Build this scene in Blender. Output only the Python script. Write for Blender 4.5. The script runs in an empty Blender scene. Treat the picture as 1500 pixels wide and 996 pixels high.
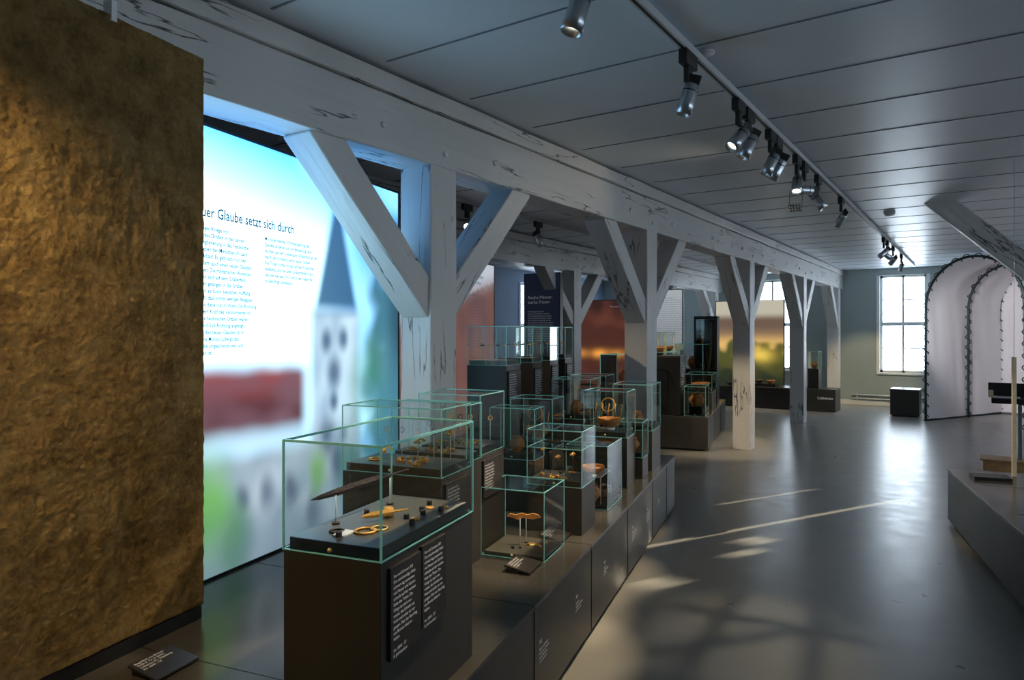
import bpy, bmesh, math, random
from mathutils import Vector, noise, Matrix
random.seed(7)
scene=bpy.context.scene
scene.view_settings.view_transform='Standard'
COL=scene.collection
TH=math.atan(690/1020)
A=math.radians(12.3)
O=Vector((-1.6,2.78,0))
CEIL=2.97
HP=math.pi/2

# ------------------------------------------------------------ materials
def mat(name,col,rough=.5,metal=0,emit=None,es=0,bump=0,bscale=20,var=0,vscale=5,spec=None):
    m=bpy.data.materials.new(name);m.use_nodes=True
    nt=m.node_tree;b=nt.nodes['Principled BSDF']
    b.inputs['Base Color'].default_value=(*col,1);b.inputs['Roughness'].default_value=rough
    b.inputs['Metallic'].default_value=metal
    if spec is not None:b.inputs['Specular IOR Level'].default_value=spec
    if emit:
        b.inputs['Emission Color'].default_value=(*emit,1);b.inputs['Emission Strength'].default_value=es
    tc=nt.nodes.new('ShaderNodeTexCoord')
    if var:
        n=nt.nodes.new('ShaderNodeTexNoise');n.inputs['Scale'].default_value=vscale;n.inputs['Detail'].default_value=6
        nt.links.new(tc.outputs['Object'],n.inputs['Vector'])
        r=nt.nodes.new('ShaderNodeValToRGB')
        r.color_ramp.elements[0].position=.3;r.color_ramp.elements[1].position=.7
        r.color_ramp.elements[0].color=(*[c*(1-var) for c in col],1)
        r.color_ramp.elements[1].color=(*[min(1,c*(1+var)) for c in col],1)
        nt.links.new(n.outputs['Fac'],r.inputs['Fac']);nt.links.new(r.outputs['Color'],b.inputs['Base Color'])
    if bump:
        n=nt.nodes.new('ShaderNodeTexNoise');n.inputs['Scale'].default_value=bscale;n.inputs['Detail'].default_value=8
        nt.links.new(tc.outputs['Object'],n.inputs['Vector'])
        bp=nt.nodes.new('ShaderNodeBump');bp.inputs['Strength'].default_value=bump;bp.inputs['Distance'].default_value=.02
        nt.links.new(n.outputs['Fac'],bp.inputs['Height']);nt.links.new(bp.outputs['Normal'],b.inputs['Normal'])
    return m
M={}
M['wall']=mat('wall_paint',(.33,.39,.38),.7,bump=.1,bscale=30)
M['wallblue']=mat('wall_paint_blue',(.2,.29,.42),.7,bump=.1)
M['ceil']=mat('ceiling_panel_paint',(.66,.71,.77),.36,var=.03,vscale=1)
M['seam']=mat('ceiling_seam_shadow_gap',(.17,.20,.25),.6)
M['dark']=mat('anthracite_board',(.036,.033,.029),.36,var=.15,vscale=3)
M['darkgloss']=mat('anthracite_gloss_top',(.05,.047,.042),.2,var=.15,vscale=3)
M['black']=mat('black_lacquer',(.012,.012,.012),.35)
M['deck']=mat('case_deck_dark',(.085,.078,.068),.3)
M['label']=mat('label_panel',(.02,.018,.018),.45)
M['white']=mat('window_frame_white',(.75,.77,.78),.4)
M['silver']=mat('spot_silver',(.5,.55,.6),.3,1)
M['track']=mat('track_white',(.5,.52,.54),.4)
M['lens']=mat('lamp_lens',(1,1,1),.3,emit=(1,.85,.6),es=18)
M['txtw']=mat('text_white',(.75,.75,.75),.6,emit=(1,1,1),es=.08)
M['txtb']=mat('text_blue',(.01,.08,.18),.6,emit=(.01,.12,.28),es=.3)
M['pane']=mat('daylight_pane',(.8,.9,1),.3,emit=(.76,.88,1),es=9)
M['edge']=mat('glass_edge_teal_glow',(.18,.42,.39),.15,emit=(.25,.75,.68),es=.09)  # faint emission stands in for light caught in the glass edges
M['iron']=mat('corroded_iron',(.06,.05,.055),.6,.4,bump=.5,bscale=60)
M['gold']=mat('bronze_gold',(.85,.45,.10),.42,.3,bump=.2,bscale=60)
M['brass']=mat('brass_lock',(.85,.62,.22),.35,.6)
M['clay']=mat('fired_clay',(.56,.23,.06),.6,var=.3,vscale=9,bump=.3,bscale=30)
M['clayd']=mat('dark_clay',(.28,.14,.07),.6,var=.35,vscale=9,bump=.3,bscale=30)
M['wood']=mat('pale_wood',(.5,.3,.13),.5,var=.2,vscale=8)
M['stone']=mat('pale_post',(.85,.70,.45),.7,var=.15,vscale=8,bump=.3)
M['hoop']=mat('green_rope_steel',(.025,.045,.045),.45,.3)
M['acryl']=mat('acrylic_stand',(.8,.85,.85),.1)
M['canvas']=mat('white_canvas',(.86,.85,.88),.7,bump=.4,bscale=2.5)
def timber():
    m=bpy.data.materials.new('white_painted_timber');m.use_nodes=True
    nt=m.node_tree;b=nt.nodes['Principled BSDF'];b.inputs['Roughness'].default_value=.42
    tc=nt.nodes.new('ShaderNodeTexCoord');mp=nt.nodes.new('ShaderNodeMapping')
    mp.inputs['Scale'].default_value=(5.0,.55,5.0);nt.links.new(tc.outputs['UV'],mp.inputs['Vector'])
    n=nt.nodes.new('ShaderNodeTexNoise');n.inputs['Scale'].default_value=1.5;n.inputs['Detail'].default_value=4;n.inputs['Roughness'].default_value=.5
    nt.links.new(mp.outputs['Vector'],n.inputs['Vector'])
    s=nt.nodes.new('ShaderNodeMath');s.operation='SUBTRACT';s.inputs[1].default_value=.5;nt.links.new(n.outputs['Fac'],s.inputs[0])
    ab=nt.nodes.new('ShaderNodeMath');ab.operation='ABSOLUTE';nt.links.new(s.outputs[0],ab.inputs[0])
    mr=nt.nodes.new('ShaderNodeMapRange');mr.inputs[1].default_value=.001;mr.inputs[2].default_value=.011;nt.links.new(ab.outputs[0],mr.inputs[0])
    n2=nt.nodes.new('ShaderNodeTexNoise');n2.inputs['Scale'].default_value=1.3;nt.links.new(tc.outputs['UV'],n2.inputs['Vector'])
    mr2=nt.nodes.new('ShaderNodeMapRange');mr2.inputs[1].default_value=.56;mr2.inputs[2].default_value=.51;nt.links.new(n2.outputs['Fac'],mr2.inputs[0])
    mx=nt.nodes.new('ShaderNodeMath');mx.operation='MAXIMUM';nt.links.new(mr.outputs[0],mx.inputs[0]);nt.links.new(mr2.outputs[0],mx.inputs[1])
    cr=nt.nodes.new('ShaderNodeMix');cr.data_type='RGBA';cr.inputs[6].default_value=(.07,.07,.07,1);cr.inputs[7].default_value=(.56,.56,.55,1)
    nt.links.new(mx.outputs[0],cr.inputs[0]);nt.links.new(cr.outputs[2],b.inputs['Base Color'])
    n3=nt.nodes.new('ShaderNodeTexNoise');n3.inputs['Scale'].default_value=3;n3.inputs['Detail'].default_value=8;nt.links.new(mp.outputs['Vector'],n3.inputs['Vector'])
    ad=nt.nodes.new('ShaderNodeMath');ad.operation='ADD';nt.links.new(mx.outputs[0],ad.inputs[0])
    ml=nt.nodes.new('ShaderNodeMath');ml.operation='MULTIPLY';ml.inputs[1].default_value=1.0;nt.links.new(n3.outputs['Fac'],ml.inputs[0]);nt.links.new(ml.outputs[0],ad.inputs[1])
    bp=nt.nodes.new('ShaderNodeBump');bp.inputs['Strength'].default_value=.5;bp.inputs['Distance'].default_value=.018
    nt.links.new(ad.outputs[0],bp.inputs['Height']);nt.links.new(bp.outputs['Normal'],b.inputs['Normal'])
    return m
M['timber']=timber()
def floormat():
    m=mat('grey_floor_screed',(.26,.255,.235),.3,var=.1,vscale=1.2)
    nt=m.node_tree;b=nt.nodes['Principled BSDF'];tc=[x for x in nt.nodes if x.type=='TEX_COORD'][0]
    n=nt.nodes.new('ShaderNodeTexNoise');n.inputs['Scale'].default_value=6;n.inputs['Detail'].default_value=8
    nt.links.new(tc.outputs['Object'],n.inputs['Vector'])
    r=nt.nodes.new('ShaderNodeMapRange');r.inputs[3].default_value=.22;r.inputs[4].default_value=.40
    nt.links.new(n.outputs['Fac'],r.inputs[0]);nt.links.new(r.outputs[0],b.inputs['Roughness'])
    bp=nt.nodes.new('ShaderNodeBump');bp.inputs['Strength'].default_value=.12;bp.inputs['Distance'].default_value=.01
    nt.links.new(n.outputs['Fac'],bp.inputs['Height']);nt.links.new(bp.outputs['Normal'],b.inputs['Normal'])
    return m
M['floor']=floormat()
def earthmat():
    m=bpy.data.materials.new('rammed_earth');m.use_nodes=True
    nt=m.node_tree;b=nt.nodes['Principled BSDF'];b.inputs['Roughness'].default_value=1;b.inputs['Specular IOR Level'].default_value=.0
    tc=nt.nodes.new('ShaderNodeTexCoord')
    n=nt.nodes.new('ShaderNodeTexNoise');n.inputs['Scale'].default_value=9;n.inputs['Detail'].default_value=15;n.inputs['Roughness'].default_value=.8
    nt.links.new(tc.outputs['Object'],n.inputs['Vector'])
    r=nt.nodes.new('ShaderNodeValToRGB');e=r.color_ramp.elements
    e[0].position=.32;e[0].color=(.12,.072,.03,1);e[1].position=.70;e[1].color=(.46,.32,.14,1)
    x=e.new(.5);x.color=(.28,.185,.075,1)
    nt.links.new(n.outputs['Fac'],r.inputs['Fac']);nt.links.new(r.outputs['Color'],b.inputs['Base Color'])
    n2=nt.nodes.new('ShaderNodeTexNoise');n2.inputs['Scale'].default_value=70;n2.inputs['Detail'].default_value=12;n2.inputs['Roughness'].default_value=.8
    nt.links.new(tc.outputs['Object'],n2.inputs['Vector'])
    bp=nt.nodes.new('ShaderNodeBump');bp.inputs['Strength'].default_value=.9;bp.inputs['Distance'].default_value=.014
    nt.links.new(n2.outputs['Fac'],bp.inputs['Height']);nt.links.new(bp.outputs['Normal'],b.inputs['Normal'])
    return m
M['earth']=earthmat()
def glassmat():
    m=bpy.data.materials.new('case_glass');m.use_nodes=True
    nt=m.node_tree;nt.nodes.clear()
    o=nt.nodes.new('ShaderNodeOutputMaterial');t=nt.nodes.new('ShaderNodeBsdfTransparent');t.inputs[0].default_value=(.955,.98,.97,1)
    g=nt.nodes.new('ShaderNodeBsdfGlossy');g.inputs['Roughness'].default_value=.02
    f=nt.nodes.new('ShaderNodeFresnel');f.inputs['IOR'].default_value=1.6
    mx=nt.nodes.new('ShaderNodeMixShader')
    nt.links.new(f.outputs[0],mx.inputs[0]);nt.links.new(t.outputs[0],mx.inputs[1]);nt.links.new(g.outputs[0],mx.inputs[2])
    nt.links.new(mx.outputs[0],o.inputs[0]);return m
M['glass']=glassmat()
def litmat(name,strength):
    m=bpy.data.materials.new(name);m.use_nodes=True
    nt=m.node_tree;b=nt.nodes['Principled BSDF'];b.inputs['Roughness'].default_value=.5
    a=nt.nodes.new('ShaderNodeVertexColor');a.layer_name='Col'
    nt.links.new(a.outputs['Color'],b.inputs['Emission Color']);b.inputs['Emission Strength'].default_value=strength
    b.inputs['Base Color'].default_value=(.03,.03,.03,1)
    return m

# ------------------------------------------------------------ helpers
def empty(name,loc=(0,0,0),rz=0,parent=None):
    e=bpy.data.objects.new(name,None);COL.objects.link(e);e.location=loc;e.rotation_euler=(0,0,rz)
    if parent:e.parent=parent
    return e
class MB:
    def __init__(s):s.bm=bmesh.new();s.mats=[]
    def mi(s,m):
        m=M[m] if isinstance(m,str) else m
        if m not in s.mats:s.mats.append(m)
        return s.mats.index(m)
    def box(s,x0,x1,y0,y1,z0,z1,m='dark',mtx=None):
        i=s.mi(m);P=[(x0,y0,z0),(x1,y0,z0),(x1,y1,z0),(x0,y1,z0),(x0,y0,z1),(x1,y0,z1),(x1,y1,z1),(x0,y1,z1)]
        vs=[s.bm.verts.new(mtx@Vector(p) if mtx else p) for p in P]
        for f in((3,2,1,0),(4,5,6,7),(0,1,5,4),(1,2,6,5),(2,3,7,6),(3,0,4,7)):
            s.bm.faces.new([vs[k] for k in f]).material_index=i
    def quad(s,pts,m):
        f=s.bm.faces.new([s.bm.verts.new(p) for p in pts]);f.material_index=s.mi(m)
    def lathe(s,prof,m,seg=24,c=(0,0,0),mtx=None):
        i=s.mi(m);rings=[]
        for r,z in prof:
            ring=[]
            for k in range(seg):
                a=2*math.pi*k/seg;p=Vector((c[0]+r*math.cos(a),c[1]+r*math.sin(a),c[2]+z))
                ring.append(s.bm.verts.new(mtx@p if mtx else p))
            rings.append(ring)
        for a,b in zip(rings,rings[1:]):
            for k in range(seg):
                f=s.bm.faces.new([a[k],a[(k+1)%seg],b[(k+1)%seg],b[k]]);f.material_index=i;f.smooth=True
    def tube(s,pts,r,m,seg=8,closed=False,rad=None):
        i=s.mi(m);rings=[];n=len(pts);pts=[Vector(p) for p in pts]
        for j,p in enumerate(pts):
            if closed:t=pts[(j+1)%n]-pts[j-1]
            else:t=pts[min(j+1,n-1)]-pts[max(j-1,0)]
            t.normalize();u=t.orthogonal() if j==0 else (pu-t*pu.dot(t))
            u.normalize();pu=u;v=t.cross(u);rr=rad[j] if rad else r
            rings.append([s.bm.verts.new(p+u*rr*math.cos(2*math.pi*k/seg)+v*rr*math.sin(2*math.pi*k/seg)) for k in range(seg)])
        pr=list(zip(rings,rings[1:]))
        if closed:pr.append((rings[-1],rings[0]))
        for a,b in pr:
            for k in range(seg):
                f=s.bm.faces.new([a[k],a[(k+1)%seg],b[(k+1)%seg],b[k]]);f.material_index=i;f.smooth=True
        if not closed:
            for rg in(rings[0],rings[-1]):
                try:s.bm.faces.new(rg).material_index=i
                except:pass
    def done(s,name,parent=None,loc=(0,0,0),rz=0,bevel=0,norm=True):
        if norm:bmesh.ops.recalc_face_normals(s.bm,faces=s.bm.faces)
        me=bpy.data.meshes.new(name);s.bm.to_mesh(me);s.bm.free()
        for m in s.mats:me.materials.append(m)
        o=bpy.data.objects.new(name,me);COL.objects.link(o);o.location=loc;o.rotation_euler=(0,0,rz)
        if parent:o.parent=parent
        if bevel:
            b=o.modifiers.new('bevel','BEVEL');b.width=bevel;b.segments=2;b.limit_method='ANGLE'
        return o
def text(name,body,size,loc,rot,m,parent,sp=1.0,bold=0,sx=1):
    c=bpy.data.curves.new(name,'FONT');c.body=body;c.size=size;c.space_line=sp;c.resolution_u=2;c.offset=bold
    c.materials.append(M[m]);o=bpy.data.objects.new(name,c);COL.objects.link(o);o.location=loc;o.rotation_euler=rot;o.parent=parent;o.scale=(sx,1,1)
    return o
AIS=(HP,0,HP)    # text on a face looking to the aisle (+x')

# ------------------------------------------------------------ room shell
XL,XR,YN,YF=-8.5,7.0,-4.0,17.0
b=MB();b.box(XL-.3,XR+.3,YN-.3,YF+.3,-.2,0,'floor');b.done('floor')
b=MB();b.box(XL-.3,XR+.3,YN-.3,YF+.3,CEIL,CEIL+.2,'ceil');b.done('ceiling')
b=MB()
y=1.876-.69*8
while y<YF:
    for x0,x1 in((-2.5,XR),(XL,-2.9)):
        b.box(x0,x1,y-.006,y+.006,CEIL-.003,CEIL-.0005,'seam')
    y+=.69
b.done('trim_ceiling_seams')
def wall(name,axis,pos,a0,a1,holes,m='wall',th=.3):
    A_=sorted({a0,a1,*[h[0] for h in holes],*[h[1] for h in holes]});Z=sorted({0,CEIL,*[h[2] for h in holes],*[h[3] for h in holes]})
    b=MB()
    for i in range(len(A_)-1):
        for j in range(len(Z)-1):
            ca=(A_[i]+A_[i+1])/2;cz=(Z[j]+Z[j+1])/2
            if any(h[0]<ca<h[1] and h[2]<cz<h[3] for h in holes):continue
            if axis=='y':b.box(A_[i],A_[i+1],pos,pos+th,Z[j],Z[j+1],m)
            else:b.box(pos,pos+th,A_[i],A_[i+1],Z[j],Z[j+1],m)
    bmesh.ops.remove_doubles(b.bm,verts=b.bm.verts,dist=.0001)
    b.done(name)
W1=(-1.86,-.98,.72,2.82);W2=(-4.55,-3.7,.72,2.82);W0=(-7.4,-6.5,.72,2.82)
sunholes=[(4.26,4.32,1.78,2.32),(3.5,3.54,1.78,2.0),(4.5,4.70,2.16,2.20),(4.74,4.86,2.22,2.27),(4.9,5.1,2.40,2.44)]  # invented openings, sized to cut sun streaks and patches onto the floor
wall('wall_far','y',YF,XL,3.2,[W0,W1,W2])
wall('wall_far_sun_slits','y',YF,3.2,XR,sunholes,th=.015)  # unseen wall part, kept thin so the added slits pass the sun
LW=(12.9,13.9,.8,2.7)
wall('wall_left','x',XL-.3,YN,YF,[LW],'wallblue')
RW_fill=[(y0,y0+1.2,.9,2.6) for y0 in(1,4,7.2,10.4,13.6)]  # unseen windows, glowing panes added as fill light for the room
wall('wall_right','x',XR,YN,YF,RW_fill)
wall('wall_near','y',YN-.3,XL,XR,[])
wn=[0]
def window(axis,pos,h,inward):
    wn[0]+=1;a0,a1,z0,z1=h;b=MB();p=pos
    def bx(u0,u1,v0,v1,d0,d1,m):
        if axis=='y':b.box(u0,u1,p+min(d0*inward,d1*inward),p+max(d0*inward,d1*inward),v0,v1,m)
        else:b.box(p+min(d0*inward,d1*inward),p+max(d0*inward,d1*inward),u0,u1,v0,v1,m)
    bx(a0,a1,z0,z1,-.16,-.15,'pane')
    for u in(a0,a1-.05):bx(u,u+.05,z0,z1,-.15,-.09,'white')
    for v in(z0,z1-.05):bx(a0,a1,v,v+.05,-.15,-.09,'white')
    c=(a0+a1)/2;bx(c-.022,c+.022,z0,z1,-.15,-.09,'white')
    zc=z0+(z1-z0)*.5;bx(a0,a1,zc-.04,zc+.04,-.15,-.08,'white')
    for f in(.25,.75):
        v=z0+(z1-z0)*f;bx(a0,a1,v-.012,v+.012,-.15,-.11,'white')
    bx(a0-.05,a1+.05,z0-.04,z0,-.1,.06,'white')
    for u in(a0-.06,a1):bx(u,u+.06,z0,z1,-.01,.02,'white')
    b.done('window_%d'%wn[0])
for h in(W1,W2,W0):window('y',YF,h,-1)
window('x',XL,LW,1)
for h in RW_fill:window('x',XR,h,-1)
b=MB();b.box(XL,XR,YF-.02,YF,0,.1,'white');b.done('baseboard_far')
b=MB();b.tube([(-2.4,YF-.06,.14),(-.9,YF-.06,.14)],.018,'white');b.tube([(-2.4,YF-.06,.22),(-.9,YF-.06,.22)],.018,'white')
for x in(-2.3,-1.6,-1.0):b.box(x-.01,x+.01,YF-.06,YF,.1,.24,'white')
b.done('heating_pipe')

# ------------------------------------------------------------ timber frames
def beam_obj(name,p0,p1,w,t,parent=None,side=Vector((1,0,0)),seed=0,loc=None):
    p0=Vector(p0);p1=Vector(p1);d=(p1-p0);L=d.length;d.normalize();s=side-d*side.dot(d);s.normalize();q=d.cross(s)
    n=max(2,int(L/.25));bm=bmesh.new();uv=bm.loops.layers.uv.new('UVMap');rings=[]
    for i in range(n+1):
        l=L*i/n;r=[]
        for k,(a,c) in enumerate(((-1,-1),(1,-1),(1,1),(-1,1))):
            j=.008
            nx=noise.noise(Vector((l*1.7+seed,k*3.1,0)))*j;ny=noise.noise(Vector((l*1.7+seed,k*3.1,9)))*j
            r.append(bm.verts.new(p0+d*l+s*(a*t/2+nx)+q*(c*w/2+ny)))
        rings.append(r)
    off=seed*1.37
    for i in range(n):
        for k in range(4):
            f=bm.faces.new([rings[i][k],rings[i][(k+1)%4],rings[i+1][(k+1)%4],rings[i+1][k]])
            wd=t if k%2==0 else w
            us=[(k*.9,i),(k*.9+wd,i),(k*.9+wd,i+1),(k*.9,i+1)]
            for lp,(u,v) in zip(f.loops,us):lp[uv].uv=(u+off,v*L/n+off*.7)
    bm.faces.new(rings[0][::-1]);bm.faces.new(rings[-1])
    bmesh.ops.recalc_face_normals(bm,faces=bm.faces)
    me=bpy.data.meshes.new(name);bm.to_mesh(me);bm.free();me.materials.append(M['timber'])
    o=bpy.data.objects.new(name,me);COL.objects.link(o)
    if parent:o.parent=parent
    bv=o.modifiers.new('bevel','BEVEL');bv.width=.008;bv.segments=2;bv.limit_method='ANGLE';bv.angle_limit=math.radians(60)
    return o
CX=-2.71;CW=.235
ys=[-.3,3.13,6.2,9.66,13.05,16.6]
def frame_row(X,ys,seed,y0=-3.9):
    g=empty('timber_frame_row')
    ya=y0
    beam_obj('main_beam',(X,ya,2.70),(X,YF,2.70),.30,.24,g,seed=seed)
    beam_obj('top_plate',(X+.0,ya,2.905),(X,YF,2.905),.10,.29,g,seed=seed+1)
    for i,y in enumerate(ys):
        beam_obj('post',(X,y,0.0),(X,y,2.56),CW,CW,g,seed=seed+2+i*3)
        for sg in(-1,1):
            if y+sg*.9>YF:continue
            beam_obj('brace',(X,y+sg*.06,1.74),(X,y+sg*.90,2.60),.17,.2,g,seed=seed+3+i*3+(sg>0))
    b=MB()
    for y in ys:
        for (dy,z) in((0,2.63),(-.5,2.68),(.5,2.68)):
            b.lathe([(.0,0),(.018,0),(.018,.015),(0,.02)],'white',8,mtx=Matrix.Translation((X+.118,y+dy,z))@Matrix.Rotation(HP,4,'Y'))
    b.done('dowels',g)
frame_row(CX,ys,11)
frame_row(-5.4,[3.13,6.2,9.66,13.05,16.6],57,1.5)
g=empty('timber_frame_row')
beam_obj('post',(1.56,8.7,0),(1.56,8.7,CEIL),.24,.24,g,seed=91)
beam_obj('brace',(1.52,8.7,1.10),(-.48,8.7,3.08),.21,.2,g,side=Vector((0,1,0)),seed=92)

# ------------------------------------------------------------ plinths
def plinth(name,s0,s1,w0,w1,h,joints,loc=O,top='darkgloss'):
    g=empty(name,loc,A)
    b=MB();b.box(-w1,-w0,s0,s1,.03,h-.02,'dark');b.box(-w1+.04,-w0-.04,s0+.04,s1-.04,0,.03,'black');b.done('body',g,bevel=.003)
    b=MB();b.box(-w1,-w0+.002,s0,s1+.002,h-.02,h,top);b.done('top',g,bevel=.003)
    b=MB()
    for j in joints:b.box(-w0-.001,-w0+.003,j-.003,j+.003,.03,h-.003,'black')
    for j in joints:b.box(-w1+.1,-w0,j-.002,j+.002,h-.001,h+.001,'black')
    b.done('joints',g)
    return g
PL=plinth('exhibition_plinth',-4.2,3.34,0,1.9,.48,[-2.1,-1.25,-.38,.5,1.38,2.25,2.9])
lab=['Schwert und Lanze\nGrab eines Kriegers der\nSachsenzeit, um 800\nEisen, Bronze','Fibeln und Perlen\nFunde aus Liebenau\nKreis Nienburg\n7. Jahrhundert','Keramik\nGefäße aus Brand-\ngräbern, 6. Jh.','Schmuck\nGlas, Bernstein\nund Silber']
for i,s in enumerate([-1.2,-.33,.2,.75,1.5,2.0,2.45]):
    text('plinth_caption',str(301+i),.022,(0.004,s,.30),AIS,'txtw',PL)
    text('plinth_caption',lab[i%4],.016,(0.004,s,.272),AIS,'txtw',PL,1.1)
P2=plinth('exhibition_plinth',6.52,9.2,.046,1.3,.46,[7.4,8.3])
P3=plinth('exhibition_plinth',-2.6,3.73,-4.6,-2.2,.45,[-1,.6,2.2,3.1])

# ------------------------------------------------------------ earth profile slab
g=empty('earth_profile_wall',O,A)
nx,nz=600,560;s0,s1,z0,z1=-3.0,-.97,.535,2.67
bm=bmesh.new();grid=[]
for i in range(nx+1):
    row=[]
    s=s0+(s1-s0)*i/nx
    for j in range(nz+1):
        z=z0+(z1-z0)*j/nz
        v=Vector((s,z,0))
        d=.010*noise.fractal(v*2.6,1.0,2.1,4)+.0036*noise.fractal(v*26,.5,2.2,4)
        c=noise.noise(v*38+Vector((7,3,2)));d-=.012*max(0,c-.3)
        c=noise.noise(v*60+Vector((1,8,2)));d+=.006*max(0,c-.2)
        q=noise.noise(Vector((s*14,z*1.8,11)));d-=.012*max(0,q-.35)
        edge=min(1,(s1-s)/.03)
        ee=.006*noise.noise(Vector((z*25,3,1)))
        row.append(bm.verts.new((-1.165+d*edge,s+(ee if i==nx else 0),z)))
    grid.append(row)
for i in range(nx):
    for j in range(nz):
        f=bm.faces.new([grid[i][j],grid[i+1][j],grid[i+1][j+1],grid[i][j+1]]);f.smooth=True
def strip(lst):
    bk=[bm.verts.new((-1.215,v.co.y,v.co.z)) for v in lst]
    for k in range(len(lst)-1):bm.faces.new([lst[k],lst[k+1],bk[k+1],bk[k]])
strip(grid[nx]);strip([r[nz] for r in grid]);strip([r[0] for r in grid]);strip(grid[0])
bmesh.ops.recalc_face_normals(bm,faces=bm.faces)
me=bpy.data.meshes.new('earth_surface');bm.to_mesh(me);bm.free();me.materials.append(M['earth'])
o=bpy.data.objects.new('earth_surface',me);COL.objects.link(o);o.parent=g
b=MB();b.box(-1.24,-1.212,s0,s1-.005,.5,2.66,'black');b.box(-1.24,-1.17,s0,s1-.005,.482,.53,'black')
b.box(-1.19,-1.15,-1.38,-1.36,2.65,2.72,'white');b.done('backing_board',g)

# ------------------------------------------------------------ light boxes
def sm(a,b_,x):
    t=max(0,min(1,(x-a)/(b_-a)));return t*t*(3-2*t)
def mx(c,d,t):return tuple(c[i]*(1-t)+d[i]*t for i in range(3))
def lightbox(name,loc,rz,W_,H_,fn,strength,nu=120,nv=120,depth=.08,frame='black',z0=.48,legs=False):
    """local: y along width 0..W, z up, facing +x"""
    g=empty(name,loc,rz)
    bm=bmesh.new();cl=bm.verts.layers.float_color.new('Col')
    G=[]
    for i in range(nu+1):
        r=[]
        for j in range(nv+1):
            y=W_*i/nu;z=z0+H_*j/nv
            v=bm.verts.new((0,y,z));c=fn(y,z);v[cl]=(*c,1);r.append(v)
        G.append(r)
    for i in range(nu):
        for j in range(nv):bm.faces.new([G[i][j],G[i+1][j],G[i+1][j+1],G[i][j+1]])
    me=bpy.data.meshes.new('lit_image');bm.to_mesh(me);bm.free();me.materials.append(litmat(name+'_image',strength))
    o=bpy.data.objects.new('lit_image',me);COL.objects.link(o);o.parent=g
    b=MB();b.box(-depth,-.003,0,W_,z0,z0+H_,frame)
    b.box(-depth,.006,-.012,0,z0,z0+H_,frame);b.box(-depth,.006,W_,W_+.012,z0,z0+H_,frame)
    b.box(-depth,.006,-.012,W_+.012,z0+H_,z0+H_+.012,frame);b.box(-depth,.006,-.012,W_+.012,z0-.0,z0+.012,frame)
    if legs:
        b.box(-depth,-.01,.02,.1,0,z0,frame);b.box(-depth,-.01,W_-.1,W_-.02,0,z0,frame)
    b.done('housing',g);return g
def church(y,z):
    s=y-1.9
    wob=noise.noise(Vector((s*6,z*6,5)))*.03
    n=noise.noise(Vector((s*5,z*5,1)))*.14
    white=(.82,1.45,1.85)
    sky=mx(white,(.22,.80,1.9),sm(2.0,2.46,z+.12*s));sky=mx(sky,(.03,.38,1.5),sm(2.38,2.62,z+.06*s))
    sky=mx(sky,(.06,.36,.90),sm(.1,.55,s+wob)*sm(1.2,1.8,z)*.85)
    c=sky
    c=mx(c,(.8,1.4,1.7),.5*max(0,noise.noise(Vector((s*1.5,z*2.5,3)))))
    t=sm(.52,.76,s+n)*(1-sm(1.9,2.2,z+n))*.92;c=mx(c,(.012,.08,.10),t)
    t=sm(.78,.95,s)*(1-sm(2.25,2.45,z));c=mx(c,(.008,.04,.07),t*.75)
    hw=.23;t=(1-sm(hw-.06,hw+.06,abs(s-.29)))*(1-sm(1.68,1.79,z));tc_=mx((.24,.35,.46),(.34,.48,.58),.5+noise.noise(Vector((s*8,z*6,2))));c=mx(c,tc_,t)
    t2=(1-sm(.0,.16,abs(s-.42)))*(1-sm(1.66,1.72,z));c=mx(c,(.46,.62,.72),t2*t*.6)
    if z>1.6:
        hs=max(0,.20*(2.42-z)/.7);t=(1-sm(hs-.04,hs+.045,abs(s-.30)))*sm(1.66,1.78,z)*(1-sm(2.36,2.5,z));c=mx(c,(.02,.08,.17),t*.97)
    for(ws,wz,r) in((.27,1.37,.05),(.20,1.55,.035),(.36,1.56,.035),(.27,1.2,.03)):
        t=1-sm(r*.2,r*2.1,math.hypot(s-ws,(z-wz)*.7));c=mx(c,(.03,.07,.14),t*.85)
    zt=z+.02*s+wob*.5
    t=(1-sm(1.36,1.50,zt))*sm(.96,1.16,zt)*(1-sm(-.05,.12,s));rc=mx((.07,.02,.025),(.20,.045,.05),sm(1.2,1.42,z));rc=mx(rc,(.12,.06,.08),min(1,max(0,.4+noise.noise(Vector((s*5,z*9,7))))))
    c=mx(c,rc,t)
    t=(1-sm(.94,1.18,zt))*(1-sm(.5,.62,s));wc=mx((.13,.19,.25),(.32,.40,.46),min(1,max(0,.5+.9*noise.noise(Vector((s*5,z*4,0))))));c=mx(c,wc,t)
    for(ws,wz,r) in((-.1,.78,.04),(-.28,.8,.04),(.3,.85,.05),(.1,.62,.05),(-.45,.8,.03),(.2,1.0,.05)):
        t=1-sm(r*.1,r*2.2,math.hypot(s-ws+wob,(z-wz)*.6));c=mx(c,(.03,.05,.10),t*.75)
    for(ws,wz,r,gc) in((-.66,.78,.14,(.08,.3,.02)),(.12,.82,.07,(.10,.25,.05)),(-.5,.6,.1,(.06,.2,.05)),(-.9,.8,.2,(.05,.2,.02)),(.45,.75,.14,(.02,.12,.1)),(.62,1.3,.16,(.03,.16,.08))):
        t=1-sm(r*.2,r*1.7,math.hypot(s-ws+wob,(z-wz)*.6));c=mx(c,gc,t*.8)
    t=sm(.46,.66,s+n)*(1-sm(1.1,1.6,z+n));c=mx(c,(.04,.16,.22),t*.85)
    t=(1-sm(.5,.9,z))*.6;c=mx(c,(.05,.09,.12),t)
    return c
def toworld(w,s):
    c,sn=math.cos(A),math.sin(A);return Vector((O.x-w*c-s*sn,O.y-w*sn+s*c,0))
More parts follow.
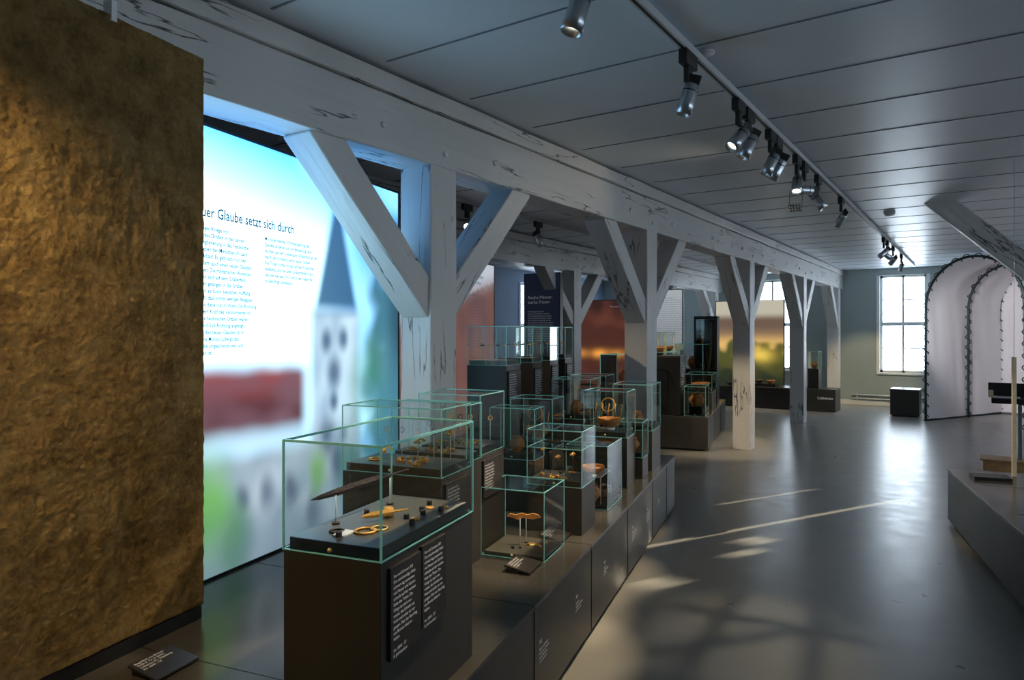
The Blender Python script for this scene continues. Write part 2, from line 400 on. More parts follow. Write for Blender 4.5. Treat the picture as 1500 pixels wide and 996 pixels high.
LB=lightbox('backlit_church_panel',toworld(1.457,-1.9),A,2.87,2.04,church,1.65,220,160)
text('headline','Ein neuer Glaube setzt sich durch',.068,(.004,1.06,2.115),AIS,'txtb',LB,sx=.82,bold=.0008)
left="""Die jahrelangen Kriege von
Kaiser Karl des Großen in den Jahren
nach der Eingliederung in das Fränkische
Reich das Leben der Menschen im Land
bis auf Grund auf. Es galt nicht nur den
neuen, sondern auch einen neuen Glauben
anzuerkennen. Die militärischen Auseinan-
dersetzungen sind auf dem Gräberfeld
nicht. Waffen gelangen in die Gräber,
noch Männer als zuvor bestattet. Auffällig
dagegen sind, dass immer weniger Beigaben
anzeigen und diese nun in West-Ost-Richtung
lagen, mit dem Kopf des Verstorbenen im
Westen. Die heidnischen Gräber waren
dagegen Nord-Süd-Richtung angelegt.
Zeichen auf den neuen Glauben ist in
Liebenau eine Münze Ludwigs des
Frommen, die umgearbeitet war und
hier zu sehen ist."""
text('body_text',left,.027,(.004,1.10,2.055),AIS,'txtb',LB,1.15,bold=.0006,sx=.88)
right="""Mit zunehmender Christianisierung der
Gebiete änderte sich die Bestattung, denn
wurden auf dem Liebenauer Gräberfeld ab der
des 9. Jahrhunderts keine neuen Gräber
Die Toten sollten fortan auf den Friedhöfen
bestattet, und die alten Gräberfelder nicht
benutzt werden. Wo sich in der Nähe die
ist allerdings unbekannt."""
text('body_text',right,.026,(.004,1.60,2.055),AIS,'txtb',LB,1.15,bold=.0006,sx=.84)

def brick(y,z):
    c=mx((.3,.33,.38),(.55,.6,.68),sm(1.6,2.3,z));t=(1-sm(1.7,2.0,z-.25*(y-1)))
    c=mx(c,(.22,.10,.08),t);c=mx(c,(.12,.05,.045),.5+.5*noise.noise(Vector((y*3,z*3,1)))if t>.5 else 0)
    return c
g=lightbox('backlit_brick_panel',toworld(2.3,2.2),A,2.35,1.9,brick,.9,60,60)
b=MB();b.box(-.3,.1,0,2.35,0,.48,'dark');b.done('base',g)
text('headline','Aus dem Leben\neines Dorfes',.07,(.005,1.6,2.2),AIS,'txtb',g)
text('body_text',"\n".join(right.split("\n")[:6]*3),.028,(.005,1.62,2.0),AIS,'txtb',g,1.2)
def black_p(y,z):return (.01,.015,.03)
g=lightbox('black_text_panel',(-5.85,9.0,0),-HP,.62,1.98,black_p,.5,4,4,z0=.5,legs=True)
text('headline','Reiche Männer,\nstarke Frauen',.07,(.005,.06,2.1),AIS,'txtw',g)
text('body_text',"\n".join(left.split("\n")[:14]),.026,(.005,.06,1.9),AIS,'txtw',g,1.3)
def fire(y,z):
    c=mx((.05,.017,.012),(.010,.007,.008),sm(1.9,2.2,z));n=noise.noise(Vector((y*2.5,z*3,4)))
    c=mx(c,(.14,.04,.025),max(0,n)*.9+.15)
    t=math.exp(-((z-1.15)/.09)**2)*(.35+.8*noise.noise(Vector((y*3,z,8))));c=mx(c,(.9,.36,.06),max(0,min(1,t)))
    return c
g=lightbox('backlit_fire_panel',(-7.45,13.0,0),-HP,1.65,1.85,fire,1.1,60,60,z0=.4,legs=True)
text('headline','Bestattungsritual',.06,(.005,1.1,2.1),AIS,'txtw',g)
def pale(y,z):return mx((.25,.28,.3),(.5,.55,.58),sm(1,2.2,z))
g=lightbox('pale_text_panel',(-4.95,12.0,0),-HP,.5,1.9,pale,.7,6,6,z0=.45,legs=True)
text('body_text',"\n".join(left.split("\n")),.03,(.005,.04,2.2),AIS,'txtb',g,1.3)
def meadow(y,z):
    n=noise.noise(Vector((y*4,z*5,2)))
    c=mx((.75,.46,.14),(.28,.17,.09),sm(1.3,1.6,z));c=mx(c,(.09,.06,.05),sm(1.5,1.75,z)*.7);c=mx(c,(.5,.46,.36),sm(1.85,2.05,z))
    t=(1-sm(1.1,1.4,z+n*.4));c=mx(c,(.075,.075,.01),t)
    c=mx(c,(.9,.62,.1),.9*math.exp(-((y-1.0)/.28)**2-((z-1.08)/.16)**2));c=mx(c,(.012,.02,.007),(1-sm(.5,.95,z+n*.2)))
    return c
g=lightbox('backlit_meadow_panel',(-5.15,16.1,0),-HP,1.5,1.95,meadow,1.0,60,60,z0=.35,legs=True)

# ------------------------------------------------------------ artefact builders (local coords)
def bowl(b,x,y,z,r,h,m='clay'):
    b.lathe([(0,0),(r*.45,0),(r*.5,h*.08),(r*.85,h*.45),(r,h*.8),(r*.97,h),(r*.9,h),(r*.88,h*.8),(r*.7,h*.4),(0,h*.12)],m,28,(x,y,z))
def pot(b,x,y,z,r,h,m='clay'):
    b.lathe([(0,0),(r*.5,0),(r*.55,h*.05),(r*.95,h*.38),(r,h*.52),(r*.88,h*.7),(r*.62,h*.84),(r*.6,h*.92),(r*.72,h),(r*.64,h),(r*.52,h*.88),(r*.6,h*.8),(r*.85,h*.6),(0,h*.1)],m,28,(x,y,z))
def ring(b,x,y,z,r,t,m='gold',tilt=0,arc=2*math.pi,rot=0):
    n=28;pts=[]
    for k in range(n if arc>6 else n+1):
        a=rot+arc*k/n;pts.append((x+r*math.cos(a),y+r*math.sin(a)*math.cos(tilt),z+t+r*math.sin(a)*math.sin(tilt)+ (r*abs(math.sin(tilt)))))
    b.tube(pts,t,m,8,closed=arc>6)
def stand(b,x,y,z,r,h,m='dark'):
    b.lathe([(0,0),(r,0),(r,h*.9),(r*.9,h),(0,h)],m,18,(x,y,z))
def blade(b,x0,y0,z0,x1,y1,z1,w,m='iron'):
    p=Vector((x0,y0,z0));q=Vector((x1,y1,z1));d=q-p;L=d.length;d.normalize();u=d.cross(Vector((0,0,1)));u.normalize();v=d.cross(u)
    i=b.mi(m);R=[]
    for t,ww in((0,.03),(.08,.55),(.25,.95),(.5,1.1),(.66,1.0),(.7,.4),(.82,.35),(1,.25)):
        c=p+d*L*t;R.append([b.bm.verts.new(c+u*w*ww*.4*a+v*w*ww*e_) for a,e_ in((1,0),(0,1),(-1,0),(0,-1))])
    for a,c in zip(R,R[1:]):
        for k in range(4):b.bm.faces.new([a[k],a[(k+1)%4],c[(k+1)%4],c[k]]).material_index=i
def brooch(b,x,y,z,L,m='gold'):
    pts=[];rad=[]
    for k in range(13):
        t=k/12;pts.append((x,y+(t-.5)*L,z+.005+.022*math.sin(t*math.pi)*(L/.15)));rad.append((.004+.006*abs(math.sin(t*9))+.003*(t<.3))*L/.15)
    b.tube(pts,.01,m,8,rad=rad)
    q=L/.15
    b.box(x-.028*q,x+.028*q,y-L*.40,y-L*.28,z+.0,z+.01,m)
    b.lathe([(0,0),(.018*q,0),(.018*q,.006),(0,.009)],m,12,(x,y+L*.42,z))
def coins(b,x0,x1,y0,y1,z,n,m='gold'):
    for k in range(n):
        x=random.uniform(x0,x1);y=random.uniform(y0,y1)
        if k%3==0:stand(b,x,y,z,.011,.018,'clay')
        elif k%3==1:ring(b,x,y,z,random.uniform(.012,.022),.003,m)
        else:brooch(b,x,y,z,.05,'iron' if k%2 else m)

# ------------------------------------------------------------ glass cases
def case(s0,s1,w0,w1,zp,zb,zt,arts=None,label=None,name='glass_display_case',deck=.035,ped='dark',shelf=None,t=.0018):
    """near corner (s0,w0). local coords x<0 away from aisle, y forward"""
    g=empty(name,toworld(w0,s0),A);L=s1-s0;Wd=w1-w0
    if zb-zp>.02:
        b=MB();b.box(-Wd,0,0,L,zp,zb,ped);b.done('pedestal',g,bevel=.003)
    b=MB();b.box(-Wd+.012,-.012,.012,L-.012,zb,zb+deck,'deck');b.done('deck',g,bevel=.002)
    b=MB()
    b.quad([(0,0,zb),(0,L,zb),(0,L,zt),(0,0,zt)],'glass');b.quad([(-Wd,0,zb),(-Wd,L,zb),(-Wd,L,zt),(-Wd,0,zt)],'glass')
    b.quad([(-Wd,0,zb),(0,0,zb),(0,0,zt),(-Wd,0,zt)],'glass');b.quad([(-Wd,L,zb),(0,L,zb),(0,L,zt),(-Wd,L,zt)],'glass')
    b.quad([(-Wd,0,zt),(0,0,zt),(0,L,zt),(-Wd,L,zt)],'glass')
    if shelf:b.quad([(-Wd,0,shelf),(0,0,shelf),(0,L,shelf),(-Wd,L,shelf)],'glass')
    b.done('glass',g,norm=False)
    b=MB()
    for x in(-Wd,0):
        for y in(0,L):b.box(x-t,x+t,y-t,y+t,zb,zt,'edge')
    for z in(zb+.002,zt):
        tz=t*1.4 if z==zt else t*.6
        for x in(-Wd,0):b.box(x-t,x+t,0,L,z-tz,z+tz,'edge')
        for y in(0,L):b.box(-Wd,0,y-t,y+t,z-tz,z+tz,'edge')
    if shelf:
        for x in(-Wd,0):b.box(x-t,x+t,0,L,shelf-t,shelf+t,'edge')
        for y in(0,L):b.box(-Wd,0,y-t,y+t,shelf-t,shelf+t,'edge')
    b.done('glass_edges',g)
    b=MB();M4=Matrix.Translation((-Wd*.5,-.003,zb+.018))@Matrix.Rotation(HP,4,'X')
    b.lathe([(0,0),(.006,0),(.006,.006),(0,.008)],'brass',12,mtx=M4);b.done('lock',g)
    if arts:
        b=MB();arts(b,L,Wd,zb+deck,zt);b.done('artefacts',g)
    if label:
        la,lb,lz0,lz1,txt,ts=label
        b=MB();b.box(0,.012,la,lb,lz0,lz1,'label');b.done('label_panel',g,bevel=.002)
        text('label_text',txt,ts,(.0135,la+.012,lz1-.03),AIS,'txtw',g,1.25)
    return g
long_txt="""Sax und Schwert 301
Das einschneidige Hieb-
schwert lag zusammen
mit Messer und Gürtel-
schnalle auf der rechten
Seite des Toten. Die
Klinge ist stark ver-
rostet, die Scheide aus
Holz und Leder ist ver-
gangen. Nur der Beschlag
aus Bronze blieb er-
halten.

Inv. 6041 : 57
8. Jahrhundert"""
def artsA(b,L,W_,z,zt):
    blade(b,-W_*.86,.06,z+.095,-W_*.72,.55,z+.10,.013)
    for y in(.17,.44):
        x=-W_*(.86-.14*(y-.06)/.49);b.tube([(x,y,z),(x,y,z+.09)],.0018,'acryl',6);stand(b,x,y,z,.012,.006,'iron')
    blade(b,-W_*.62,.20,z+.02,-W_*.35,.34,z+.02,.010,'gold')
    stand(b,-W_*.5,.30,z,.016,.03,'gold')
    ring(b,-W_*.42,.13,z,.030,.0035,'gold');ring(b,-W_*.35,.17,z,.024,.003,'brass')
    ring(b,-W_*.66,.10,z,.02,.003,'iron')
    for(x,y) in((.15,.25),(.22,.36),(.12,.42),(.35,.48),(.3,.40),(.75,.3),(.55,.06),(.3,.30)):
        stand(b,-W_*x,y,z,.009,.016,'iron')
    for(x,y) in((.2,.30),(.16,.47),(.28,.44)):ring(b,-W_*x,y,z,.011,.003,'gold')
    b.box(-W_*.62,-W_*.5,.06,.12,z,z+.004,'acryl')
gA=case(-1.45,-.87,.05,.375,.48,.978,1.29,artsA,(.03,.2,.70,.955,long_txt,.0125),t=.0026)
b=MB();b.box(0,.012,.205,.36,.72,.965,'label');b.done('label_panel',gA,bevel=.002)
text('label_text',long_txt,.0125,(.0135,.215,.94),AIS,'txtw',gA,1.25)
def artsB(b,L,W_,z,zt):
    for k in range(14):
        a=k*.45;stand(b,-W_*.45+.07*math.cos(a),L*.5+.05*math.sin(a),z,.008,.012,'gold' if k%2 else 'clay')
    brooch(b,-W_*.3,L*.3,z,.1);brooch(b,-W_*.75,L*.6,z+.03,.09,'gold');ring(b,-W_*.8,L*.4,z,.03,.004)
    for k in range(5):
        b.tube([(-W_*(.15+.17*k),L*.8,z),(-W_*(.15+.17*k),L*.8,z+.12)],.0015,'acryl',6);ring(b,-W_*(.15+.17*k),L*.8,z+.11,.012,.003,'iron' if k%2 else 'gold',1.4)
sh="\n".join(long_txt.split("\n")[:9])
case(-.43,-.14,.40,.90,.48,.978,1.27,artsB,(.02,.26,.76,.95,sh,.012))
case(.12,.43,.47,.82,.48,.978,1.28,artsB,(.02,.26,.76,.95,sh,.012))
case(-.08,.09,.45,.86,.48,.978,1.25,artsB)
def artsD(b,L,W_,z,zt):
    for y in(.35,.62):b.tube([(-W_*.5,L*y,z),(-W_*.5,L*y,z+.15)],.002,'acryl',6);stand(b,-W_*.5,L*y,z,.008,.008,'iron')
    i=b.mi('clay')
    pts=[(-.085,.0),(-.07,.014),(-.04,.008),(-.01,.018),(.02,.01),(.05,.018),(.08,.012),(.09,-.002),(.05,-.012),(.0,-.006),(-.03,-.016),(-.06,-.006)]
    top=[b.bm.verts.new((-W_*.5+p*.95,L*.5+p*.25,z+.15+q)) for p,q in pts];bot=[b.bm.verts.new((-W_*.5+p*.95+.004,L*.5+p*.25-.012,z+.15+q)) for p,q in pts]
    b.bm.faces.new(top).material_index=i;b.bm.faces.new(bot[::-1]).material_index=i
    for k in range(len(pts)):b.bm.faces.new([top[k],bot[k],bot[(k+1)%len(pts)],top[(k+1)%len(pts)]]).material_index=i
    ring(b,-W_*.35,L*.45,z,.05,.004,'gold',0,2.6,.3);ring(b,-W_*.3,L*.45,z,.034,.004,'brass',0,2.2,.6)
    stand(b,-W_*.6,L*.3,z,.008,.012,'iron');stand(b,-W_*.2,L*.7,z,.008,.012,'gold')
case(.13,.45,.135,.47,.48,.482,.82,artsD,deck=.02)
def artsE(b,L,W_,z,zt):
    for k in range(6):
        x=-W_*(.15+.14*k);b.tube([(x,L*.5,z),(x,L*.5,z+.1+.02*(k%3))],.002,'iron',6);brooch(b,x,L*.5,z+.1+.02*(k%3),.06,'gold' if k%2 else 'iron')
    blade(b,-W_*.8,L*.3,z+.2,-W_*.3,L*.3,z+.2,.01)
    coins(b,-W_*.9,-W_*.1,.04,L-.04,z,8)
case(.63,.91,.09,.41,.48,.74,1.05,artsE,shelf=.95)
def label_plate(s,w,body):
    g=empty('caption_plate',toworld(w,s),A)
    sl=math.radians(10);T=Matrix.Translation((0,0,.485))@Matrix.Rotation(sl,4,'Y')
    b=MB();b.box(-.13,0,0,.17,0,.008,'label',T);b.box(-.12,-.06,.01,.16,.4805,.497,'black')
    b.done('plate',g)
    o=text('caption_text',body,.013,(0,0,0),(0,0,0),'txtw',g,1.1)
    o.matrix_local=T@Matrix.Translation((-.112,.012,.0095))@Matrix.Rotation(HP,4,'Z')
    return g
for s,w in((-.06,.14),(.455,.15),(.93,.15),(1.66,.15),(-1.42,.90)):
    label_plate(s,w,'Bügelfibel aus Bronze\nGrab K 12, 6. Jahrh.\nLiebenau, Kr. Nienburg\nInv. 6041 : 57')
def artsF(b,L,W_,z,zt):
    pot(b,-W_*.55,L*.3,z,.075,.11,'clay');bowl(b,-W_*.4,L*.72,z,.06,.06,'clayd');
    b.box(-W_*.8,-W_*.2,.05,L-.05,z+.17,z+.175,'acryl');bowl(b,-W_*.5,L*.4,z+.175,.075,.05,'clay')
    for y in(.06,L-.06):
        for x in(-W_*.78,-W_*.22):b.tube([(x,y,z),(x,y,z+.17)],.003,'acryl',6)
case(1.21,1.6,.09,.36,.48,.482,.88,artsF,deck=.02)
def artsFu(b,L,W_,z,zt):
    stand(b,-W_*.5,L*.5,z,.04,.02,'acryl');bowl(b,-W_*.5,L*.5,z+.02,.09,.07,'clay')
    for k in range(5):
        x=-W_*(.2+.15*k);b.tube([(x,L*.3,z+.1),(x+.01,L*.3,z+.2)],.004,'gold',6)
    b.tube([(-W_*.5,L*.3,z),(-W_*.5,L*.3,z+.16)],.002,'acryl',6)
    ring(b,-W_*.5,L*.3,z+.14,.05,.004,'gold',1.2)
case(1.86,2.14,.11,.43,.48,.84,1.17,artsFu)
def artsG(b,L,W_,z,zt):
    pot(b,-W_*.5,L*.5,z,.05,.1,'clay');coins(b,-W_*.9,-W_*.1,.04,L-.04,z,6)
case(2.56,2.95,.06,.38,.48,.80,1.17,artsG)
case(2.22,2.44,.07,.26,.48,.64,.91,artsG)
case(1.0,1.18,.5,.8,.48,.8,1.12,artsG);case(1.35,1.6,.5,.8,.48,.82,1.15,artsFu)
case(2.3,2.6,.5,.82,.48,.9,1.22,artsG);case(2.8,3.1,.5,.82,.48,.9,1.22,artsE)
def artsT(b,L,W_,z,zt):
    for k in range(4):
        x=-W_*(.2+.2*k);b.tube([(x,L*.5,z),(x,L*.5,z+.1)],.002,'acryl',6);brooch(b,x,L*.5,z+.1,.05,'iron' if k%2 else 'gold')
for s,e_ in((1.48,1.76),(2.02,2.24),(2.44,2.66),(2.86,3.08)):
    case(s,e_,.885,1.19,.48,1.36,1.64,artsT,(.02,e_-s-.02,1.05,1.32,"\n".join(long_txt.split("\n")[:12]),.014))
# second plinth group
def artsP(b,L,W_,z,zt):
    b.box(-W_*.8,-W_*.2,.06,L-.06,z,z+.1,'black');pot(b,-W_*.5,L*.5,z+.1,.11,.17,'clay')
case(6.56,6.95,.08,.36,.46,.465,.86,artsP,deck=.02)
g=empty('tall_case_block',toworld(.42,6.6),A)
b=MB();b.box(-.32,0,0,.56,.461,1.25,'black');b.box(-.32,0.004,.0,.56,1.25,1.27,'dark');b.done('body',g,bevel=.004)
text('label_text',"\n".join(long_txt.split("\n")[:12]),.03,(.006,.1,1.15),AIS,'txtw',g,1.2)
def artsH(b,L,W_,z,zt):
    bowl(b,-W_*.5,L*.3,z,.13,.09,'clay');bowl(b,-W_*.5,L*.75,z,.12,.08,'clayd')
case(7.35,8.0,.08,.45,.46,.72,.98,artsH)
case(7.25,7.5,.75,1.0,.46,1.25,1.6,artsH);case(8.1,8.3,.75,1.0,.46,1.25,1.6,artsH)
g=empty('tall_vitrine',toworld(.11,8.45),A)
b=MB()
b.box(-.36,0,0,.4,.461,.7,'black');b.box(-.36,0,.36,.4,.7,1.85,'black');b.box(-.36,-.33,0,.4,.7,1.85,'black');b.box(-.03,0,0,.4,.7,1.85,'black');b.box(-.36,0,0,.4,1.8,1.85,'black')
b.done('frame',g)
b=MB();pts=[]
for k in range(25):
    a=math.pi*k/24;pts.append((-.18-.07*math.cos(a),.2,1.5-.55*math.sin(a)))
b.tube([(-.11,.2,1.75),(-.11,.2,1.5)],.01,'gold',6);b.tube(pts,.014,'gold',6);b.tube([(-.25,.2,1.75),(-.25,.2,1.5)],.01,'gold',6);b.tube([(-.3,.2,1.76),(-.06,.2,1.76)],.008,'iron',6)
b.done('chain_artefact',g)
b=MB();b.quad([(-.33,0.005,.7),(-.03,.005,.7),(-.03,.005,1.8),(-.33,.005,1.8)],'glass');b.done('glass',g)

# far plinth and boxes
g=empty('exhibition_plinth',(0,0,0))
b=MB();b.box(-5.3,-3.0,15.0,15.7,0,.42,'black');b.box(-3.0,-2.98,15.02,15.68,0,.4,'dark');b.box(-2.98,-2.42,15.0,15.6,0,.45,'dark');b.box(-5.32,-3.0,14.98,15.72,.42,.45,'darkgloss');b.done('body',g,bevel=.005)
text('plinth_caption','Liebenau',.08,(-2.75,14.995,.25),(HP,0,0),'txtw',g)
g=empty('glass_display_case',(-2.95,15.1,0))
b=MB();b.box(0,.2,0,.3,.452,.85,'black');b.done('pedestal',g)
b=MB()
for q in([(0,0),(.2,0)],[(.2,0),(.2,.3)],[(.2,.3),(0,.3)],[(0,.3),(0,0)]):
    (xa,ya),(xb,yb)=q;b.quad([(xa,ya,.85),(xb,yb,.85),(xb,yb,1.2),(xa,ya,1.2)],'glass')
b.done('glass',g,norm=False)
b=MB()
for x in(0,.2):
    for y in(0,.3):b.box(x-.004,x+.004,y-.004,y+.004,.85,1.2,'edge')
b.box(0,.2,-.004,.004,1.195,1.205,'edge');b.box(.196,.204,0,.3,1.195,1.205,'edge');pot(b,.1,.15,.85,.07,.14,'clay');b.done('glass_edges',g)
b=MB();b.box(-1.46,-.98,14.95,15.5,.03,.5,'dark');b.box(-1.47,-.97,14.94,15.51,.5,.52,'darkgloss');b.box(-1.43,-1.01,14.98,15.47,0,.03,'black');b.done('dark_seat_box',bevel=.005)
g=empty('glass_display_case',(-4.6,15.15,0))
b=MB();b.box(0,1.0,0,.35,.452,.5,'black');b.done('pedestal',g)
b=MB()
for k in range(4):bowl(b,.15+.24*k,.17,.5,.09,.08,'clay' if k%2 else 'clayd')
b.done('artefacts',g)
b=MB();b.quad([(0,0,.5),(1,0,.5),(1,0,.8),(0,0,.8)],'glass');b.quad([(0,0,.8),(1,0,.8),(1,.35,.8),(0,.35,.8)],'glass');b.done('glass',g)

# left side exhibits (seen between the posts)
for (x,y,h) in((-4.2,8.3,.9),(-4.3,9.6,.9),(-4.2,10.9,1.0)):
    g=empty('glass_display_case',(x,y,0))
    b=MB();b.box(0,.5,0,.5,0,h,'black');b.done('pedestal',g,bevel=.004)
    b=MB()
    for (xa,ya),(xb,yb) in(((0,0),(.5,0)),((.5,0),(.5,.5)),((.5,.5),(0,.5)),((0,.5),(0,0))):b.quad([(xa,ya,h),(xb,yb,h),(xb,yb,h+.4),(xa,ya,h+.4)],'glass')
    b.done('glass',g,norm=False)
    b=MB()
    for xx in(0,.5):
        for yy in(0,.5):b.box(xx-.004,xx+.004,yy-.004,yy+.004,h,h+.4,'edge')
        b.box(xx-.004,xx+.004,0,.5,h+.396,h+.404,'edge');b.box(0,.5,xx-.004,xx+.004,h+.396,h+.404,'edge')
    b.done('glass_edges',g)
    b=MB();pot(b,.25,.25,h,.1,.2,'clay');brooch(b,.1,.1,h,.1);b.done('artefacts',g)

# ------------------------------------------------------------ tent / hooped wagon cover
g=empty('hooped_canvas_tent',(-.145,14.125,0),math.radians(-28))
R_=.80;ZS=2.02;RZ=.86
def prof(r,n=28,y=0):
    q=r/R_
    p=[(-r,y,ZS*k/10) for k in range(10)]
    p+=[(-r*math.cos(math.pi*k/n),y,ZS+RZ*q*math.sin(math.pi*k/n)) for k in range(n+1)]
    p+=[(r,y,ZS*(9-k)/10) for k in range(10)]
    return p
TL=2.4
bm=bmesh.new();G=[];NL=90
def drape(y,idx):
    fold=.03*math.sin(y*11+idx*.35+2*noise.noise(Vector((y*2,idx*.15,0))))*noise.noise(Vector((y*1.2,idx*.07,3)))
    return .04*noise.noise(Vector((y*2.2,idx*.12,5)))+fold-.03*abs(math.sin(y/(TL/2)*math.pi))
for i in range(NL+1):
    y=TL*i/NL;r=[]
    N0=len(prof(1))
    for k in range(N0):
        rr=R_-.03+drape(y,k)*.8
        q=prof(rr,28)[k];r.append(bm.verts.new((q[0],y,max(.04,q[2]))))
    G.append(r)
for i in range(NL):
    for k in range(len(G[0])-1):
        f=bm.faces.new([G[i][k],G[i+1][k],G[i+1][k+1],G[i][k+1]]);f.smooth=True
N=len(G[0]);rear=G[-1];prev=None
for k in range(N//2):
    a=rear[k];b_=rear[N-1-k]
    if k+1<N-2-k:
        m=16;r0=[a]+[bm.verts.new(a.co.lerp(b_.co,t/m)+Vector((0,.10*noise.noise(Vector((t*.6,k*.35,2))),0))) for t in range(1,m)]+[b_]
        if prev:
            for t in range(m):
                f=bm.faces.new([prev[t],prev[t+1],r0[t+1],r0[t]]);f.smooth=True
        prev=r0
me=bpy.data.meshes.new('canvas');bm.to_mesh(me);bm.free();me.materials.append(M['canvas']);o=bpy.data.objects.new('canvas',me);COL.objects.link(o);o.parent=g
b=MB()
for y in(0,TL/2,TL):
    rr=R_ if y!=TL/2 else R_-.07
    p=prof(rr,28,y);b.tube(p,.022,'hoop',8)
    P=[Vector(q) for q in p];tot=[0]
    for u,v in zip(P,P[1:]):tot.append(tot[-1]+(v-u).length)
    L=tot[-1];pts=[];n=int(L/.014);j=0
    for k in range(n):
        d=L*k/n
        while tot[j+1]<d:j+=1
        t=(d-tot[j])/(tot[j+1]-tot[j]);c=P[j].lerp(P[j+1],t);tg=(P[j+1]-P[j]).normalized();nn=tg.cross(Vector((0,1,0)))
        ph=2*math.pi*d/.19;pts.append(c+nn*.045*math.cos(ph)+Vector((0,1,0))*.045*math.sin(ph))
    b.tube(pts,.009,'hoop',5)
b.tube([(-R_,0,.02),(-R_,TL,.02)],.02,'hoop');b.tube([(R_,0,.02),(R_,TL,.02)],.02,'hoop')
b.done('laced_hoops',g)

# ------------------------------------------------------------ objects on the right plinth
g=empty('suspended_wooden_post',toworld(-2.2-.42,3.55),A)
b=MB();b.box(-.014,.014,-.016,.016,.451,1.4,'stone');b.done('post',g,bevel=.003)
b=MB();b.tube([(0,0,1.4),(0,0,CEIL)],.0015,'silver',6);b.done('wire',g)
g=empty('reading_lectern',(.05,9.7,0))
b=MB();b.box(-.05,.4,0,.3,0,.12,'wood');b.box(-.08,.43,-.03,.33,.12,.14,'wood');b.done('wooden_base',g,bevel=.005)
b=MB();b.box(.28,.32,.13,.17,.14,.78,'silver');b.box(.03,.42,0,.32,.78,.84,'black');b.box(.05,.3,.05,.25,.84,.85,'white');b.box(.0,.05,.1,.2,.84,.92,'stone');b.box(.0,.42,.3,.32,.84,1.0,'black');b.done('tray',g,bevel=.003)
g=empty('caption_plate',toworld(-2.3,3.3),A)
b=MB();b.box(0,.25,0,.18,.451,.475,'label');b.done('plate',g)

# ------------------------------------------------------------ lighting track & spots
def track(x,y0,y1,can=True):
    b=MB();b.box(x-.018,x+.018,y0,y1,CEIL-.055,CEIL-.02,'track')
    b.box(x-.006,x+.006,y0,y1,CEIL-.057,CEIL-.05,'black')
    y=y0+.4
    while y<y1:
        b.box(x-.01,x+.01,y-.01,y+.01,CEIL-.02,CEIL-.0005,'track');y+=1.6
    if can:b.lathe([(0,-.0005),(.05,-.0005),(.05,-.012),(0,-.016)],'track',20,(x+.02,3.35,CEIL))
    b.done('lighting_track')
track(-1.15,-3,16.2);track(-4.4,1.5,16);track(-1.95,-1.6,.5,False)  # last track is unseen, added to carry spots for the earth wall
def spot(x,y,aim,power=40,col=(1,.82,.6),ang=40,z=None,blend=.6,gobo=False):
    z=z or CEIL-.27
    g=empty('track_spotlight',(x,y,0))
    b=MB();b.box(-.02,.02,-.075,.075,CEIL-.125,CEIL-.058,'black');b.box(-.012,.012,-.03,.03,CEIL-.20,CEIL-.12,'black');b.done('adaptor',g,bevel=.003)
    d=(Vector(aim)-Vector((x,y,z))).normalized();mt=Matrix.Translation((0,0,z))@d.to_track_quat('-Z','Y').to_matrix().to_4x4()
    b=MB();b.lathe([(0,.068),(.026,.068),(.036,.06),(.036,-.02),(.037,-.022),(.039,-.08),(.034,-.08),(.032,-.04)],'silver',28,mtx=mt)
    b.lathe([(0,-.04),(.031,-.04)],'lens',20,mtx=mt)
    b.lathe([(.0362,.03),(.0366,.032),(.0362,.036)],'black',24,mtx=mt)
    b.box(-.008,.008,-.03,.03,.05,.11,'black',mt);b.done('head',g)
    if gobo:  # bars added in front of the lamp to cast a lattice shadow
        b=MB()
        for q in(-.03,-.012,.01,.028):b.box(q-.0022,q+.0022,-.045,.045,-.23,-.2285,'black',mt)
        for q in(-.035,-.008,.024):b.box(-.045,.045,q-.0022,q+.0022,-.23,-.2285,'black',mt)
        b.box(-.045,.045,-.002,.002,-.2285,-.227,'black',mt@Matrix.Rotation(.7,4,'Z'))
        for sx in(-.045,.045):b.box(sx-.001,sx+.001,-.002,.002,-.23,-.05,'black',mt)
        b.done('gobo_bars',g)
    if power:
        l=bpy.data.lights.new('spot_lamp','SPOT');l.energy=power;l.color=col;l.spot_size=math.radians(ang);l.spot_blend=blend;l.shadow_soft_size=.03 if not gobo else .003
        o=bpy.data.objects.new('spot_lamp',l);COL.objects.link(o);o.parent=g;o.location=Vector((0,0,z))+d*.09;o.rotation_euler=d.to_track_quat('-Z','Y').to_euler()
W=(1,.78,.50)
G_=(1,.70,.32)
TX=-1.15
spot(-1.95,-.25,(-2.25,.6,1.5),60,G_,85);spot(-1.95,.1,(-2.4,1.1,1.2),28,G_,80)  # unseen spots, this pair and the next, added to light the earth wall
spot(TX,.35,(-2.25,.3,1.7),60,G_,80)
spot(TX,2.1,(-1.55,1.75,.95),190,W,30)
spot(TX,3.18,(-1.8,3.0,.6),230,W,30)
spot(TX,4.0,(-2.1,2.6,1.0),230,W,30);spot(TX,4.2,(-1.95,3.6,.8),240,W,30)
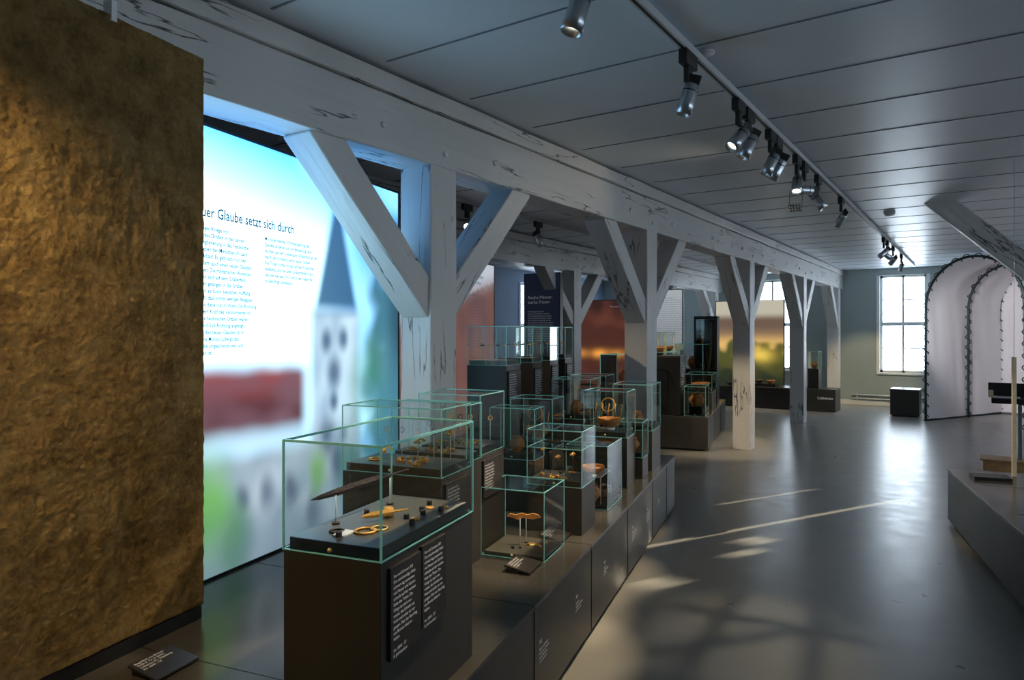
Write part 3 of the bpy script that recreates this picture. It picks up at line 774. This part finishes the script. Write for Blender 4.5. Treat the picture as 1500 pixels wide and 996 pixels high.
spot(TX,4.72,(-2.1,4.2,.6),250,W,30);spot(TX,4.9,(-2.3,5.0,.8),250,W,30)
spot(TX,5.5,(-.98,3.75,0),120,(1,.85,.62),26,gobo=True,blend=1)  # added spot, throws the lattice shadow onto the floor
spot(TX,5.75,(-2.6,4.6,2.72),14,(1,.85,.65),55,blend=1)  # spot added to spread a warm patch over the beam
spot(TX,6.3,(.15,6.4,.8),110,W,34);spot(TX,7.45,(-2.6,9.0,.8),240,W,32)
spot(TX,10.98,(-3.2,10.2,.7),180,W,45);spot(TX,11.4,(.3,15.0,1.5),420,(1,.95,.97),42);spot(TX,12.2,(-3.2,15,.6),120,W,45);spot(TX,13.5,(-2.1,16.9,.5),220,(1,.78,.4),34)
spot(-4.4,3.6,(-3.2,5.0,1.2),90,W,50)
spot(-4.4,5.68,(-2.6,3.4,1.5),25,W,60);spot(-4.4,7.06,(-4.0,8.5,.9),110,W,50);spot(-4.4,9.4,(-4.0,10,.9),110,W,50);spot(-4.4,14.7,(-4,15.2,.5),80,W,60)
b=MB();b.lathe([(0,-.0005),(.06,-.0005),(.06,-.02),(.045,-.045),(0,-.05)],'white',24,(-.885,9.0,CEIL));b.done('smoke_detector')

# ------------------------------------------------------------ daylight
s=bpy.data.lights.new('sun','SUN');s.energy=24;s.color=(1,.86,.62);s.angle=math.radians(.2)
o=bpy.data.objects.new('sun',s);COL.objects.link(o)
el=math.radians(9.5);d=Vector((-.464*math.cos(el),-.886*math.cos(el),-math.sin(el)));o.rotation_euler=d.to_track_quat('-Z','Y').to_euler();o.location=(6,20,3)
w=bpy.data.worlds.new('sky');scene.world=w;w.use_nodes=True
w.node_tree.nodes['Background'].inputs[0].default_value=(.6,.75,1,1);w.node_tree.nodes['Background'].inputs[1].default_value=1.0

# ------------------------------------------------------------ camera
c=bpy.data.cameras.new('camera');c.sensor_width=36;c.lens=36*1020/1500;c.shift_y=-.008;c.clip_start=.05
o=bpy.data.objects.new('camera',c);COL.objects.link(o);o.location=(0,0,1.6);o.rotation_euler=(HP,0,TH);scene.camera=o
